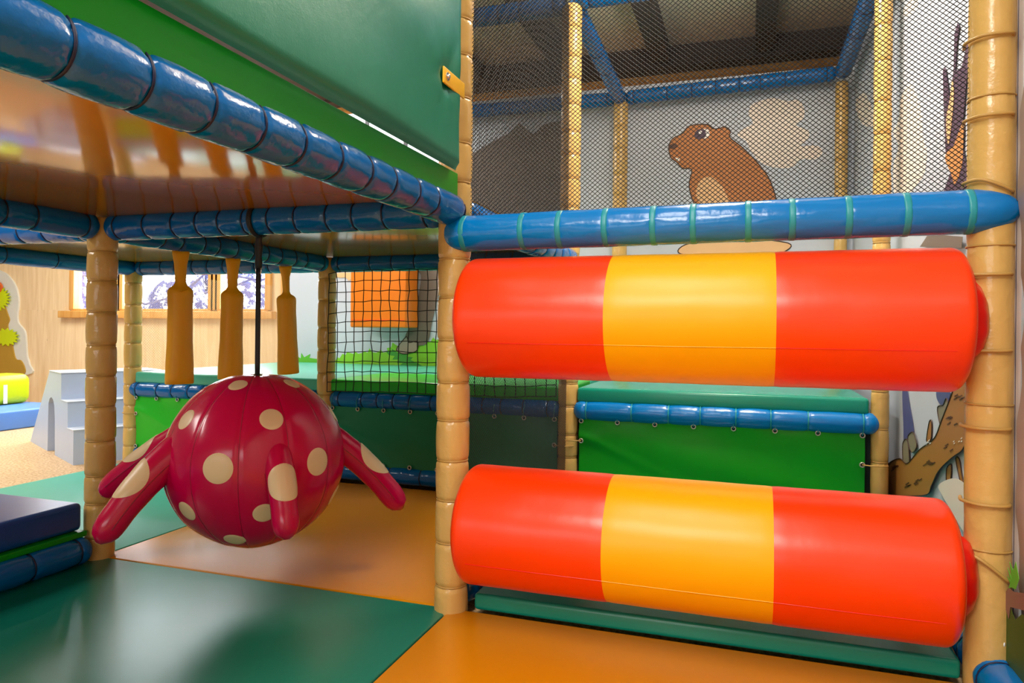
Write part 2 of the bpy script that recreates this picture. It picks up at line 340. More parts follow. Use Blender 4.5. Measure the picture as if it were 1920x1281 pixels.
# mural walls
mb = struct(box('wall_mural', (-2.80, 2.98, -.04), (1.476, 3.0, 2.56), WHITEW))
mr = struct(box('wall_side', (1.476, .0, -.04), (1.496, 2.98, 2.56), WHITEW))
struct(box('trim_17', (-2.83, 2.965, .0), (-2.80, 3.01, 2.56), PINED, bev=.004))
def catmull(p, n=6):
    out = []; N = len(p)
    for i in range(N):
        a, b, c, d = [np.array(p[(i+k-1) % N], float) for k in range(4)]
        for t in np.linspace(0, 1, n, endpoint=False):
            out.append(.5*((2*b)+(-a+c)*t+(2*a-5*b+4*c-d)*t*t+(-a+3*b-3*c+d)*t**3))
    return out
MURAL = [
 ('painted_marmot','marmot',1,2.98,[(0.321, 2.086), (0.323, 2.134), (0.351, 2.172), (0.413, 2.2), (0.444, 2.241), (0.498, 2.253), (0.575, 2.246), (0.613, 2.216), (0.658, 2.216), (0.688, 2.224), (0.726, 2.191), (0.723, 2.148), (0.802, 2.076), (0.891, 1.976), (0.965, 1.871), (1.002, 1.777), (1.028, 1.683), (1.061, 1.59), (1.069, 1.513), (0.777, 1.508), (0.551, 1.523), (0.504, 1.596), (0.511, 1.659), (0.471, 1.773), (0.459, 1.853), (0.474, 1.948), (0.415, 1.959), (0.376, 2.002), (0.335, 2.037)],1),
 ('painted_feet','tan',1,2.98,[(0.39, 1.384), (0.475, 1.446), (0.778, 1.468), (1.091, 1.428), (1.07, 1.371), (0.926, 1.344), (0.552, 1.349)],1),
 ('painted_belly','tan',1,2.98,[(0.608, 1.888), (0.547, 1.88), (0.511, 1.826), (0.51, 1.755), (0.549, 1.69), (0.588, 1.609), (0.665, 1.535), (0.762, 1.531), (0.776, 1.609), (0.715, 1.737), (0.677, 1.817)],1),
 ('painted_eye_white','white',1,2.98,[(0.544, 2.217), (0.582, 2.21), (0.59, 2.17), (0.56, 2.153), (0.521, 2.183)],1),
 ('painted_eye','plum',1,2.98,[(0.491, 2.186), (0.506, 2.212), (0.537, 2.218), (0.564, 2.196), (0.564, 2.164), (0.533, 2.151), (0.502, 2.157)],1),
 ('painted_glint','white',1,2.98,[(0.521, 2.203), (0.533, 2.208), (0.541, 2.198), (0.531, 2.186), (0.52, 2.191)],1),
 ('painted_teeth','white',1,2.98,[(0.364, 2.035), (0.395, 2.029), (0.391, 2.009), (0.372, 2.014)],0),
 ('painted_nose','dbrown',1,2.98,[(0.326, 2.126), (0.367, 2.131), (0.379, 2.11), (0.351, 2.096), (0.326, 2.102)],1),
 ('painted_cloud','cloud',1,2.98,[(0.768, 2.166), (0.825, 2.207), (0.868, 2.234), (0.839, 2.297), (0.86, 2.356), (0.924, 2.38), (0.995, 2.389), (1.079, 2.359), (1.149, 2.36), (1.184, 2.297), (1.177, 2.238), (1.136, 2.197), (1.212, 2.154), (1.206, 2.102), (1.165, 2.061), (1.261, 2.054), (1.295, 2.007), (1.248, 1.966), (1.166, 1.971), (1.111, 1.923), (0.999, 1.93), (0.914, 1.973), (0.855, 2.053), (0.826, 2.116)],1),
 ('painted_beast','beast',1,2.98,[(-0.386, 2.348), (-0.457, 2.354), (-0.578, 2.336), (-0.646, 2.283), (-0.691, 2.294), (-0.762, 2.359), (-0.845, 2.299), (-0.97, 2.244), (-1.141, 2.16), (-1.425, 2.016), (-1.648, 1.655), (-1.621, 1.322), (-1.552, 1.259), (-1.573, 1.073), (-1.616, 0.908), (-1.683, 0.741), (-1.5, 0.723), (-1.448, 0.909), (-1.371, 1.154), (-1.237, 1.072), (-0.81, 1.07), (-0.376, 1.377)],1),
 ('painted_hoof','hoof',1,2.98,[(-1.75, 0.668), (-1.745, 0.694), (-1.706, 0.74), (-1.667, 0.776), (-1.647, 0.732), (-1.598, 0.741), (-1.569, 0.733), (-1.578, 0.671), (-1.646, 0.648), (-1.705, 0.644)],1),
 ('painted_grass','grass',1,2.98,[(-2.315, 0.363), (-2.317, 0.565), (-2.286, 0.602), (-2.27, 0.593), (-2.244, 0.631), (-2.213, 0.622), (-2.203, 0.645), (-2.14, 0.633), (-2.135, 0.656), (-2.099, 0.634), (-2.057, 0.644), (-2.047, 0.657), (-2.016, 0.644), (-1.997, 0.681), (-1.976, 0.65), (-1.935, 0.646), (-1.895, 0.669), (-1.875, 0.647), (-1.834, 0.657), (-1.845, 0.684), (-1.805, 0.693), (-1.795, 0.729), (-1.745, 0.699), (-1.598, 0.688), (-1.559, 0.733), (-1.52, 0.707), (-1.502, 0.756), (-1.472, 0.734), (-1.444, 0.774), (-1.425, 0.753), (-1.311, 0.789), (-1.264, 0.746), (-1.124, 0.697), (-1.029, 0.409)],0),
 ('painted_tuft','dgrass',1,2.98,[(-1.855, 0.661), (-1.795, 0.658), (-1.805, 0.684), (-1.755, 0.654), (-1.705, 0.642), (-1.656, 0.643), (-1.665, 0.621), (-1.616, 0.617), (-1.636, 0.595), (-1.577, 0.574), (-1.528, 0.549), (-1.596, 0.538), (-1.734, 0.544), (-1.704, 0.571), (-1.754, 0.57), (-1.734, 0.597), (-1.794, 0.595), (-1.774, 0.623), (-1.824, 0.63)],0),
 ('painted_bush','bush',1,2.98,[(-2.694, 0.48), (-2.679, 0.574), (-2.657, 0.57), (-2.662, 0.598), (-2.635, 0.585), (-2.63, 0.632), (-2.602, 0.595), (-2.543, 0.624), (-2.553, 0.591), (-2.477, 0.584), (-2.456, 0.57), (-2.412, 0.498)],0),
 ('painted_paw','tan',1,2.98,[(-2.326, 1.259), (-2.294, 1.281), (-2.231, 1.285), (-2.138, 1.279), (-2.148, 1.252), (-2.189, 1.22), (-2.22, 1.244), (-2.273, 1.244)],1),
 ('painted_trunk','plum',0,1.476,[(0.779, 1.318), (0.678, 1.373), (0.742, 1.465), (0.769, 1.631), (0.784, 1.749), (0.752, 1.749), (0.719, 1.682), (0.696, 1.619), (0.65, 1.702), (0.644, 1.819), (0.607, 1.841), (0.588, 1.818), (0.614, 1.775), (0.63, 1.69), (0.557, 1.68), (0.506, 1.733), (0.473, 1.76), (0.464, 1.717), (0.495, 1.658), (0.534, 1.517), (0.531, 1.414), (0.477, 1.32), (0.475, 1.262)],0),
 ('painted_bark','orange',0,1.476,[(0.741, 1.437), (0.668, 1.371), (0.619, 1.326), (0.547, 1.366), (0.531, 1.429), (0.533, 1.497), (0.586, 1.48), (0.642, 1.452), (0.691, 1.453)],1),
 ('painted_bark','tan',0,1.476,[(0.723, 1.516), (0.692, 1.475), (0.655, 1.552), (0.638, 1.623), (0.659, 1.673), (0.686, 1.616), (0.725, 1.573)],1),
 ('painted_cloud','cloud',0,1.476,[(1.612, 1.466), (1.658, 1.612), (1.548, 1.677), (1.665, 1.768), (1.554, 1.797), (1.486, 1.88), (1.321, 1.883), (1.167, 1.773), (1.108, 1.683), (1.091, 1.602), (1.022, 1.534), (1.059, 1.454), (1.211, 1.433), (1.365, 1.421)],1),
 ('painted_cloud','cloud',0,1.476,[(2.837, 2.287), (2.572, 2.243), (2.389, 2.147), (2.219, 2.023), (2.269, 1.965), (2.625, 2.083), (2.869, 2.234)],1),
 ('painted_cloud','cloud',0,1.476,[(1.468, 2.244), (1.336, 2.236), (1.183, 2.167), (1.24, 2.153), (1.398, 2.193)],1),
 ('painted_rock','beast',0,1.476,[(1.073, 1.176), (0.941, 1.208), (0.509, 1.143), (0.521, 1.11)],0),
 ('painted_branch','branch',0,1.476,[(1.693, 0.122), (1.68, 0.217), (1.611, 0.258), (1.398, 0.312), (1.253, 0.317), (1.043, 0.406), (0.826, 0.48), (0.731, 0.552), (0.615, 0.646), (0.561, 0.69), (0.458, 0.734), (0.428, 0.699), (0.43, 0.625), (0.441, 0.558), (0.476, 0.5), (0.608, 0.448), (0.757, 0.38), (0.854, 0.309), (0.923, 0.263), (1.248, 0.186), (1.548, 0.125)],1),
 ('painted_twig','branch',0,1.476,[(0.594, 0.45), (0.553, 0.453), (0.511, 0.396), (0.435, 0.359), (0.446, 0.342), (0.497, 0.338), (0.551, 0.395)],1),
 ('painted_twig','branch',0,1.476,[(0.695, 0.4), (0.642, 0.422), (0.649, 0.368), (0.693, 0.351)],1),
 ('painted_twig','branch',0,1.476,[(0.968, 0.45), (0.933, 0.523), (0.897, 0.53), (0.902, 0.469)],1),
 ('painted_plumage','bluef',0,1.476,[(1.401, 0.609), (1.313, 0.614), (1.264, 0.559), (1.179, 0.458), (1.235, 0.421), (1.351, 0.372), (1.375, 0.464)],1),
 ('painted_plumage','bluef',0,1.476,[(0.815, 0.653), (0.668, 0.662), (0.667, 0.633), (0.733, 0.598), (0.824, 0.619)],1),
 ('painted_claw','claw',0,1.476,[(0.803, 0.591), (0.733, 0.606), (0.687, 0.631), (0.635, 0.564), (0.664, 0.552), (0.684, 0.525), (0.73, 0.52), (0.779, 0.546)],1),
 ('painted_claw','claw',0,1.476,[(1.361, 0.381), (1.266, 0.406), (1.23, 0.291), (1.298, 0.262), (1.347, 0.289)],1),
 ('painted_claw','claw',0,1.476,[(1.258, 0.427), (1.17, 0.455), (1.105, 0.42), (1.125, 0.393), (1.188, 0.373), (1.234, 0.391)],1),
 ('painted_boulder','cloud',0,1.476,[(0.771, 0.33), (0.578, 0.39), (0.435, 0.381), (0.42, 0.268), (0.468, 0.247), (0.631, 0.283), (0.722, 0.303)],1),
 ('painted_mark','white',0,1.476,[(0.905, 0.46), (0.887, 0.467), (0.882, 0.465), (0.898, 0.459)],0),
 ('painted_mark','white',0,1.476,[(0.887, 0.453), (0.869, 0.46), (0.864, 0.458), (0.88, 0.451)],0),
 ('painted_mark','white',0,1.476,[(0.907, 0.453), (0.889, 0.459), (0.884, 0.457), (0.9, 0.451)],0),
 ('painted_mark','white',0,1.476,[(0.941, 0.44), (0.923, 0.447), (0.918, 0.445), (0.934, 0.438)],0),
 ('painted_mark','white',0,1.476,[(0.926, 0.451), (0.908, 0.458), (0.903, 0.456), (0.919, 0.45)],0),
 ('painted_mark','white',0,1.476,[(0.527, 0.513), (0.514, 0.518), (0.51, 0.517), (0.522, 0.512)],0),
 ('painted_mark','white',0,1.476,[(0.585, 0.505), (0.571, 0.51), (0.567, 0.509), (0.579, 0.503)],0),
 ('painted_mark','white',0,1.476,[(0.579, 0.5), (0.565, 0.505), (0.561, 0.504), (0.573, 0.498)],0),
 ('painted_mark','white',0,1.476,[(0.501, 0.518), (0.488, 0.523), (0.484, 0.521), (0.495, 0.516)],0),
 ('painted_mark','white',0,1.476,[(0.502, 0.526), (0.489, 0.532), (0.485, 0.53), (0.497, 0.525)],0),
 ('painted_mark','dbrown',0,1.476,[(1.499, 0.257), (1.426, 0.28), (1.418, 0.278), (1.488, 0.255)],0),
 ('painted_mark','dbrown',0,1.476,[(1.517, 0.252), (1.443, 0.276), (1.435, 0.274), (1.506, 0.251)],0),
 ('painted_mark','dbrown',0,1.476,[(1.589, 0.223), (1.512, 0.248), (1.504, 0.246), (1.578, 0.222)],0),
 ('painted_mark','dbrown',0,1.476,[(1.565, 0.243), (1.49, 0.267), (1.482, 0.265), (1.554, 0.242)],0),
 ('painted_mark','dbrown',0,1.476,[(1.566, 0.235), (1.491, 0.259), (1.483, 0.257), (1.555, 0.234)],0),
 ('painted_mark','dbrown',0,1.476,[(0.933, 0.379), (0.883, 0.396), (0.878, 0.395), (0.926, 0.378)],0),
 ('painted_mark','dbrown',0,1.476,[(0.905, 0.377), (0.857, 0.394), (0.851, 0.392), (0.898, 0.376)],0),
 ('painted_mark','dbrown',0,1.476,[(0.927, 0.376), (0.877, 0.393), (0.872, 0.391), (0.92, 0.374)],0),
 ('painted_mark','dbrown',0,1.476,[(0.881, 0.379), (0.833, 0.396), (0.828, 0.394), (0.874, 0.378)],0),
 ('painted_mark','dbrown',0,1.476,[(0.982, 0.358), (0.931, 0.375), (0.925, 0.374), (0.975, 0.357)],0),
 ('painted_mark','dbrown',0,1.476,[(0.855, 0.386), (0.808, 0.402), (0.803, 0.4), (0.848, 0.384)],0),
 ('painted_mark','dbrown',0,1.476,[(1.05, 0.289), (0.996, 0.308), (0.99, 0.307), (1.042, 0.288)],0),
 ('painted_mark','dbrown',0,1.476,[(1.107, 0.275), (1.051, 0.295), (1.045, 0.293), (1.099, 0.274)],0),
 ('painted_mark','dbrown',0,1.476,[(1.131, 0.261), (1.074, 0.281), (1.068, 0.28), (1.122, 0.26)],0),
 ('painted_mark','dbrown',0,1.476,[(1.113, 0.26), (1.056, 0.28), (1.05, 0.279), (1.104, 0.259)],0),
 ('painted_mark','dbrown',0,1.476,[(0.635, 0.571), (0.596, 0.583), (0.592, 0.581), (0.63, 0.57)],0),
 ('painted_mark','dbrown',0,1.476,[(0.658, 0.551), (0.617, 0.564), (0.613, 0.562), (0.652, 0.55)],0),
 ('painted_mark','dbrown',0,1.476,[(0.653, 0.571), (0.613, 0.583), (0.609, 0.581), (0.647, 0.569)],0),
 ('painted_mark','dbrown',0,1.476,[(0.674, 0.567), (0.633, 0.579), (0.629, 0.577), (0.668, 0.566)],0),
 ('painted_mark','dbrown',0,1.476,[(0.579, 0.559), (0.541, 0.57), (0.537, 0.568), (0.573, 0.557)],0),
 ('painted_mark','dbrown',0,1.476,[(0.524, 0.643), (0.488, 0.653), (0.484, 0.651), (0.518, 0.641)],0),
 ('painted_mark','dbrown',0,1.476,[(0.528, 0.651), (0.492, 0.661), (0.488, 0.66), (0.523, 0.65)],0),
 ('painted_mark','dbrown',0,1.476,[(0.584, 0.639), (0.546, 0.649), (0.542, 0.647), (0.578, 0.637)],0),
 ('painted_mark','dbrown',0,1.476,[(0.577, 0.65), (0.539, 0.66), (0.535, 0.658), (0.571, 0.648)],0),
 ('painted_mark','dbrown',0,1.476,[(0.503, 0.648), (0.468, 0.658), (0.464, 0.656), (0.498, 0.646)],0),
 ('painted_mark','dbrown',0,1.476,[(0.559, 0.645), (0.522, 0.656), (0.518, 0.654), (0.553, 0.644)],0),
 ('painted_mark','dbrown',0,1.476,[(0.699, 0.466), (0.657, 0.48), (0.653, 0.478), (0.693, 0.465)],0),
 ('painted_mark','dbrown',0,1.476,[(0.624, 0.47), (0.585, 0.483), (0.581, 0.482), (0.619, 0.468)],0),
 ('painted_mark','dbrown',0,1.476,[(0.683, 0.477), (0.642, 0.491), (0.638, 0.489), (0.677, 0.476)],0),
 ('painted_mark','dbrown',0,1.476,[(1.236, 0.229), (1.174, 0.25), (1.168, 0.249), (1.227, 0.228)],0),
 ('painted_mark','dbrown',0,1.476,[(1.279, 0.227), (1.216, 0.249), (1.209, 0.247), (1.27, 0.225)],0),
 ('painted_mark','dbrown',0,1.476,[(1.263, 0.22), (1.2, 0.242), (1.193, 0.24), (1.253, 0.219)],0),
 ('painted_mark','dbrown',0,1.476,[(1.296, 0.212), (1.232, 0.234), (1.225, 0.233), (1.287, 0.211)],0),
 ('painted_grass','dkgrass',0,1.44,[(0.015, -0.026), (0.016, 0.171), (-0.007, 0.196), (-0.014, 0.221), (-0.037, 0.205), (-0.06, 0.187), (-0.071, 0.215), (-0.096, 0.2), (-0.137, 0.229), (-0.337, 0.261), (-0.39, 0.109), (-0.028, -0.032)],0),
 ('painted_reed','bush',0,1.44,[(-0.055, 0.257), (-0.066, 0.272), (-0.047, 0.284), (-0.069, 0.278), (-0.05, 0.304), (-0.076, 0.286), (-0.061, 0.321), (-0.083, 0.307), (-0.1, 0.333), (-0.121, 0.301), (-0.101, 0.271), (-0.073, 0.266)],0),
 ('painted_stone','rose',0,1.44,[(-0.014, 0.221), (-0.058, 0.259), (-0.095, 0.263), (-0.224, 0.302), (-0.225, 0.263), (-0.07, 0.22), (-0.06, 0.189), (-0.041, 0.206)],0),
]

def catmull_open(p, n=5):
    p=[np.array(q,float) for q in p]; p=[2*p[0]-p[1]]+p+[2*p[-1]-p[-2]]; out=[]
    for i in range(1,len(p)-2):
        a,b,c,d=p[i-1:i+3]
        for t in np.linspace(0,1,n,endpoint=False): out.append(.5*((2*b)+(-a+c)*t+(2*a-5*b+4*c-d)*t*t+(-a+3*b-3*c+d)*t**3))
    out.append(p[-2]); return out
def decal(name, colk, ax, val, pts, sm, lift, parent):
    p = [np.array(q, float) for q in pts]; p = catmull(p, 5) if sm else p
    if colk in ('marmot', 'branch', 'beast', 'hoof', 'claw', 'bluef', 'tan', 'plum'):   # drawn outline
        pass
    n = len(p); off = -lift
    V = []
    for z_ in (off, off+.0008):
        for a, b in p: V.append((a, val+z_, b) if ax == 1 else (val+z_, a, b))
    F = [tuple(range(n)), tuple(range(2*n-1, n-1, -1))]+[(i, i+n, (i+1) % n+n, (i+1) % n) for i in range(n)]
    o = link(name, V, F, PAINT[colk], parent, False, loc=V[0])
    if colk in ('marmot', 'branch', 'hoof', 'claw') or name == 'painted_feet':
        pp = [np.array(V[i])+np.array((0, -.0006, 0) if ax == 1 else (-.0006, 0, 0)) for i in list(range(n))+[0]]
        Vo, Fo = sweep(pp, [.0035 if ax == 1 else .0022]*len(pp), 4); link('painted_outline', Vo, Fo, PAINT['outline'], o, loc=pp[0])
    return o
# tarpaulin laced to the right post, running towards the viewer
tarp = tag(empty('printed_tarpaulin', (1.44, -.7, .0)), 'mauve printed tarpaulin with green grass at its foot, laced to the right-hand post', 'tarpaulin')
V = []; NR, NC = 60, 24
for i in range(NR):
    for j in range(NC):
        v = -.046-1.35*j/(NC-1); z = .01+2.5*i/(NR-1); pk = abs(math.sin(math.pi*(z-.09)/.181))
        V.append((1.44+.006*math.sin(z*9+j)+.004*pk*math.exp(-(j)/2), v-(.008*pk if j == 0 else 0), z))
link('sheet', V, grid_faces(NR, NC, False), TARP, tarp, loc=(1.44, -.7, 0))
V = []
for i in range(90):
    z = .012+2.49*i/89; pk = abs(math.sin(math.pi*(z-.09)/.181))
    for j in range(5):
        v = .03-.018*j+(-.012*pk if j == 0 else 0); V.append((1.447-.004*math.sin(j/4*math.pi)-.006*pk*math.sin(j/4*math.pi), v, z))
hem = link('hem', V, grid_faces(90, 5, False), HEM, tarp, loc=(1.44, 0, 0)); hem['label'] = 'pale stitched hem'
for dz in range(120):
    pass
tube('stitching', [(1.4355, -.045, .02+2.45*k/30) for k in range(31)], .0007, MATS['navy_thread'], tarp)
ezs = [1.548, 1.36, 1.18, .986, .807, .624, .445, .27]
rv, rf = ring_mesh(.010, .0028, 18); Rr = np.array([[0, 0, 1], [1, 0, 0], [0, 1, 0]], float)
e0 = None
BRASS = mat('brass', 'a5743a', .35, metal=.7)
for z in ezs+[1.74, 1.93, .1]:
    p = Vector((1.436, -.008, z))-tarp.location
    if e0 is None: e0 = link('eyelet', np.array(rv)@Rr.T, rf, BRASS, None); e0.parent = tarp; e0.location = p
    else: dup(e0, p, tarp)
cz = {0: .02, 1: .01, 2: .025, 3: -.002, 4: .0, 5: .004, 6: .006, 7: .06}
for i, z in enumerate(ezs):
    z2 = z+(0.05 if i == 7 else (.03 if i == 2 else .0))
    pts = [(1.434, -.010, z), (1.425, -.048, z+.001), (1.396, -.058, (z+z2)/2), (1.360, -.050, z2), (1.338, -.01, z2), (1.345, .03, z2)]
    tube('lace', catmull_open(pts) if 'catmull_open' in globals() else pts, .0042, TIE, tarp, 8)

k = 0
for nm, ck, ax, val, pts, sm in MURAL:
    k += 1; par = mb if ax == 1 else (mr if val > 1.45 else tarp)
    decal(nm, ck, ax, val-(.012 if val == 1.44 else 0), pts, sm, .013 if nm == 'painted_mark' else (.0012+.0009*(k % 12) if nm not in ('painted_cloud',) else .001), par)
# round emblem printed on the tarpaulin
rv2, rf2 = ring_mesh(.0085, .0022, 24, 4)
o = link('printed_emblem', np.array(rv2)@Rr.T, rf2, PAINT['white'], None); o.parent = tarp; o.location = Vector((1.418, -.035, .122))-tarp.location
V, F = lathe((1.4185, -.035, .122), (1, 0, 0), [(0, .0035), (.001, .0035)], 12); link('printed_emblem', V, F, PAINT['dkgrass'], tarp)
box('printed_line', (1.417, -.040, .094), (1.4185, -.030, .097), PAINT['white'], tarp)

# ================= FLOOR MATS =================
def fmat(lo, hi, m, label): return tag(box('floor_mat', (lo[0]+.002, lo[1]+.002, -.04), (hi[0]-.002, hi[1]-.002, 0), m, bev=.006), label, 'mat')
fmat((-L, -3.2), (0, 0), FLG, 'large dark green floor mat in the lower left foreground, in front of the spotted ball')
fmat((0, -3.2), (L, 0), FLO, 'orange floor mat in the lower right foreground before the rollers')
fmat((-L, 0), (0, M-.07), FLO, 'orange floor mat under the hanging spotted ball, behind the two near posts')
fmat((-2*L, 0), (-L, M-.07), FLT, 'turquoise floor mat left of the orange one, behind the left brown post')
tag(box('padded_mat', (.07, .008, 0), (L-.05, M-.06, .05), TURQ, bev=.012), 'teal green mat with rounded front edge lying under the lower roller', 'mat')

# ================= POSTS =================
P2 = post(0, 0, -.04, 2.5, 'tall tan padded post in the centre, left ends of both rollers meet it')
P1 = post(-L, 0, -.04, 1.234, 'brown padded post at the left, legs of the spotted ball in front of it', step=.116)
P3 = post(L, 0, -.04, 2.5, 'tall tan padded post at the far right laced to the printed tarpaulin', step=.36, groove=.03, bulge=.01)
post(-2*L, M, -.04, 1.234, 'slim tan padded post right behind the left brown post, beside the light green panel', step=.125)
post(-L, M, -.04, 1.234, 'tan padded post behind the ball at the left edge of the square-meshed net', step=.125)
post(0, M, -.04, 2.46, 'tan padded post behind the rollers between the dark green and bright green panels', step=.125)
post(L, M, -.04, 2.5, 'tan padded post behind the right end of the rollers, right of the bright green panel', step=.16, r=.035)
post(0, 2*M-.02, -.04, 2.42, 'thin far post under the blue roof beam left of the painted marmot', step=.16)
post(L, 2*M-.02, -.04, 2.42, 'thin far post in the mural corner right of the painted cloud', step=.16, r=.037)
# small stitched marks on the centre post
for z in (1.72, 1.60, 1.465, 1.375, 1.255):
    for dx in (-.018, -.008, .0, .006, .014):
        box('stitch_mark', (.012+dx*.95-.0015, -.0535+abs(dx)*.2, z), (.012+dx*.95+.0015, -.0505+abs(dx)*.2, z+.009), BLACK, P2)
# ================= BEAMS =================
ZD = 1.2
beam((0, -2.3, ZD), (0, .045, ZD), 'long glossy blue padded beam coming from the upper left corner to the centre post', step=.125, taper=(0, .05))
beam((-L+.03, 0, ZD), (-.03, 0, ZD), 'dark blue padded beam between the left brown post and the centre post, the ball hangs from it', taper=(.04, .04), step=.1)
beam((-L, -2.2, ZD), (-L, -.03, ZD), 'dark blue padded beam running from the left brown post to the left picture edge, upper one', taper=(0, .04))
beam((-L, .03, ZD), (-L, M-.03, ZD), 'dark teal-blue padded beam carrying the three ochre hanging tubes', taper=(.04, .04), step=.11)
beam((-2*L, -.0, ZD), (-L-.03, 0, ZD), 'dark blue padded beam left of the left brown post, directly beneath the nearer one', taper=(0, .04), step=.11)
beam((-2*L, -.5, ZD), (-2*L, M+.03, ZD), 'plain teal-blue padded beam above the wooden wall at the left edge', taper=(0, .04), step=.3, groove=.05)
beam((-2*L+.03, M, ZD), (-L-.03, M, ZD), 'blue padded beam in front of the windows, behind the hanging tubes', taper=(.04, .04), step=.11)
beam((-L+.03, M, ZD), (-.03, M, ZD), 'dark blue padded beam along the top of the square-meshed net', taper=(.04, .04), step=.14)
beam((0, .03, ZD), (0, M+.05, ZD), 'blue padded beam seen behind the railing, ending at the post behind the rollers', taper=(.04, .04), step=.12)
rail = beam((-.022, -.022, 1.128), (L+.055, -.022, 1.139), 'bright blue padded railing with teal ties above the upper roller', RAIL, TEAL, step=.118, taper=(.05, .09), band=.0085, groove=.03, smoothp=True, r=.053)
beam((-L+.03, M, .447), (-.03, M, .447), 'blue padded beam above the dark green panel', BLUE, NAVY, taper=(.05, .05), step=.1, r=.044)
beam((.03, M-.01, .449), (L+.0, M-.01, .449), 'blue padded beam with teal ties above the bright green panel behind the rollers', RAIL, TEAL, taper=(.05, .05), step=.155, r=.046, band=.003, groove=.08, bulge=.06)
beam((-2*L+.0, M-.01, .447), (-L-.03, M, .447), 'blue padded beam above the light green panel left of the ball', BLUE, NAVY, taper=(.05, .05), step=.11, r=.044)
beam((-L+.03, M, .048), (-.03, M, .048), 'blue padded floor beam below the dark green panel', BLUE, NAVY, taper=(.03, .03), step=.18, r=.045)
beam((-2*L+.03, M, .048), (-L-.03, M, .048), 'short visible blue floor beam below the light green panel left of the ball', BLUE, NAVY, taper=(.03, .03), step=.14, r=.045)
beam((.03, M, .048), (L-.03, M, .048), 'blue padded floor beam below the bright green panel, behind the lower roller', BLUE, NAVY, taper=(.03, .03), step=.18, r=.045)
beam((.01, .06, .035), (.01, M-.05, .035), 'blue padded floor beam left of the teal mat, behind the centre post foot', BLUE, NAVY, taper=(.03, .03), step=.18, r=.045)
beam((L+.005, .03, .05), (L+.005, M-.05, .05), 'blue padded floor beam right of the teal mat, behind the right post foot', BLUE, NAVY, taper=(.03, .03), step=.18, r=.05)
beam((L+.012, -1.3, .035), (L+.012, -.01, .035), 'blue padded floor beam below the tarpaulin, ending at the right post foot', RAIL, NAVY, taper=(0, .03), step=.3, r=.05, groove=.04)
beam((-L, -2.2, .045), (-L, -.045, .045), 'dark blue padded floor beam at the lower left edge below the blue mat', BLUE, NAVY, taper=(0, .04), step=.12, r=.047)
beam((-1.1, M, 2.47), (-.03, M, 2.47), 'dark blue roof beam in the upper net area left of the bright post', taper=(.04, .04))
beam((.03, M, 2.49), (L-.03, M, 2.49), 'blue roof beam at the top edge right of the bright post', taper=(.04, .04))
beam((0, M+.03, 2.48), (0, 2*M-.05, 2.44), 'blue roof beam sloping in perspective from the bright post to the far thin post', taper=(.04, .04), step=.3, groove=.05)
beam((L, .03, 2.5), (L, 2*M-.05, 2.47), 'blue roof beam along the right mural wall near the corner', taper=(.04, .04), step=.3, groove=.05)
beam((-1.4, 2*M-.02, 2.46), (-.03, 2*M-.02, 2.45), 'far blue roof beam above the painted dark beast', taper=(.04, .04), step=.15)
beam((.03, 2*M-.02, 2.45), (L-.03, 2*M-.02, 2.48), 'far blue roof beam above the painted marmot and cloud', taper=(.04, .04), step=.15)

# ================= DECKS =================
ODB = mat('ochre_deck_board', 'b98a2c', .14, .05, 3, .05, spec=.7)
def deck(u0, v0, u1, v1, m, label):
    r = tag(empty('upper_deck', ((u0+u1)/2, (v0+v1)/2, 1.235)), label, 'deck'); box('deck_panel', (u0+.001, v0+.001, 1.235), (u1-.001, v1-.001, 1.262), m, r, bev=.004); return r
dk = deck(-L, -L-1.1, -.03, 0, DECK, 'upper deck with glossy orange underside and bright green edge board, upper left')
box('edge_board', (-.012, -L-1.1, 1.225), (.030, -.052, 1.303), GREEN, dk, bev=.003)['label'] = 'bright green edge board'
deck(-L, 0, 0, M, ODB, 'upper deck with ochre underside between the centre post and the square-meshed net')
deck(-2*L, 0, -L, M, ODB, 'upper deck with pale ochre underside left of the hanging tubes')
tag(box('deck_mat', (-1.0, .35, 1.265), (-.25, M-.1, 1.33), YELLOW, bev=.01), 'yellow mat edge glimpsed between the green edge board and the big green pad', 'mat')

# big bottle-green hanging pad with dimple at its fixing plate
pad = tag(empty('wall_pad', (.05, -.9, 1.302)), 'big bottle-green vinyl pad hung beside the centre post, top left', 'pad')
V = []; NI, NJ = 60, 70; v0, v1, z0, z1 = -2.2, -.104, 1.300, 2.35; T = .022
for side in (1, -1):
    for i in range(NI):
        for j in range(NJ):
            a = i/(NI-1); b = j/(NJ-1); b = 1-(1-b)**1.6
            v = v0+(v1-v0)*b; z = z0+(z1-z0)*a
            e = min((v1-v), (z-z0), (v-v0), (z1-z)); th = T*math.sqrt(max(0, 1-(1-min(1, e/.03))**2))
            d = math.hypot(v+.205, z-1.53); an = math.atan2(z-1.53, v+.205)
            dm = .016*math.exp(-(d/.035)**2)+.006*math.exp(-d/.10)*(math.sin(3*an+1.2)**2)
            un_ = .0035*math.sin(v*7+z*4)+.002*math.sin(z*17+v*3)
            V.append((.045+side*(th-(dm if side > 0 else 0)+un_*(1 if e > .03 else e/.03)), v, z))
F = grid_faces(NI, NJ, False); nv = NI*NJ
F = F+[tuple(i+nv for i in f[::-1]) for f in F]
per = [j for j in range(NJ)]+[i*NJ+NJ-1 for i in range(1, NI)]+[(NI-1)*NJ+j for j in range(NJ-2, -1, -1)]+[i*NJ for i in range(NI-2, 0, -1)]
for a, b in zip(per, per[1:]+per[:1]): F.append((a, a+nv, b+nv, b))
link('cover', V, F, PADG, pad, loc=(.05, -.9, 1.302))
pl = box('fixing_plate', (.058, -.235, 1.508), (.064, -.088, 1.553), YPLATE, pad, bev=.0028)
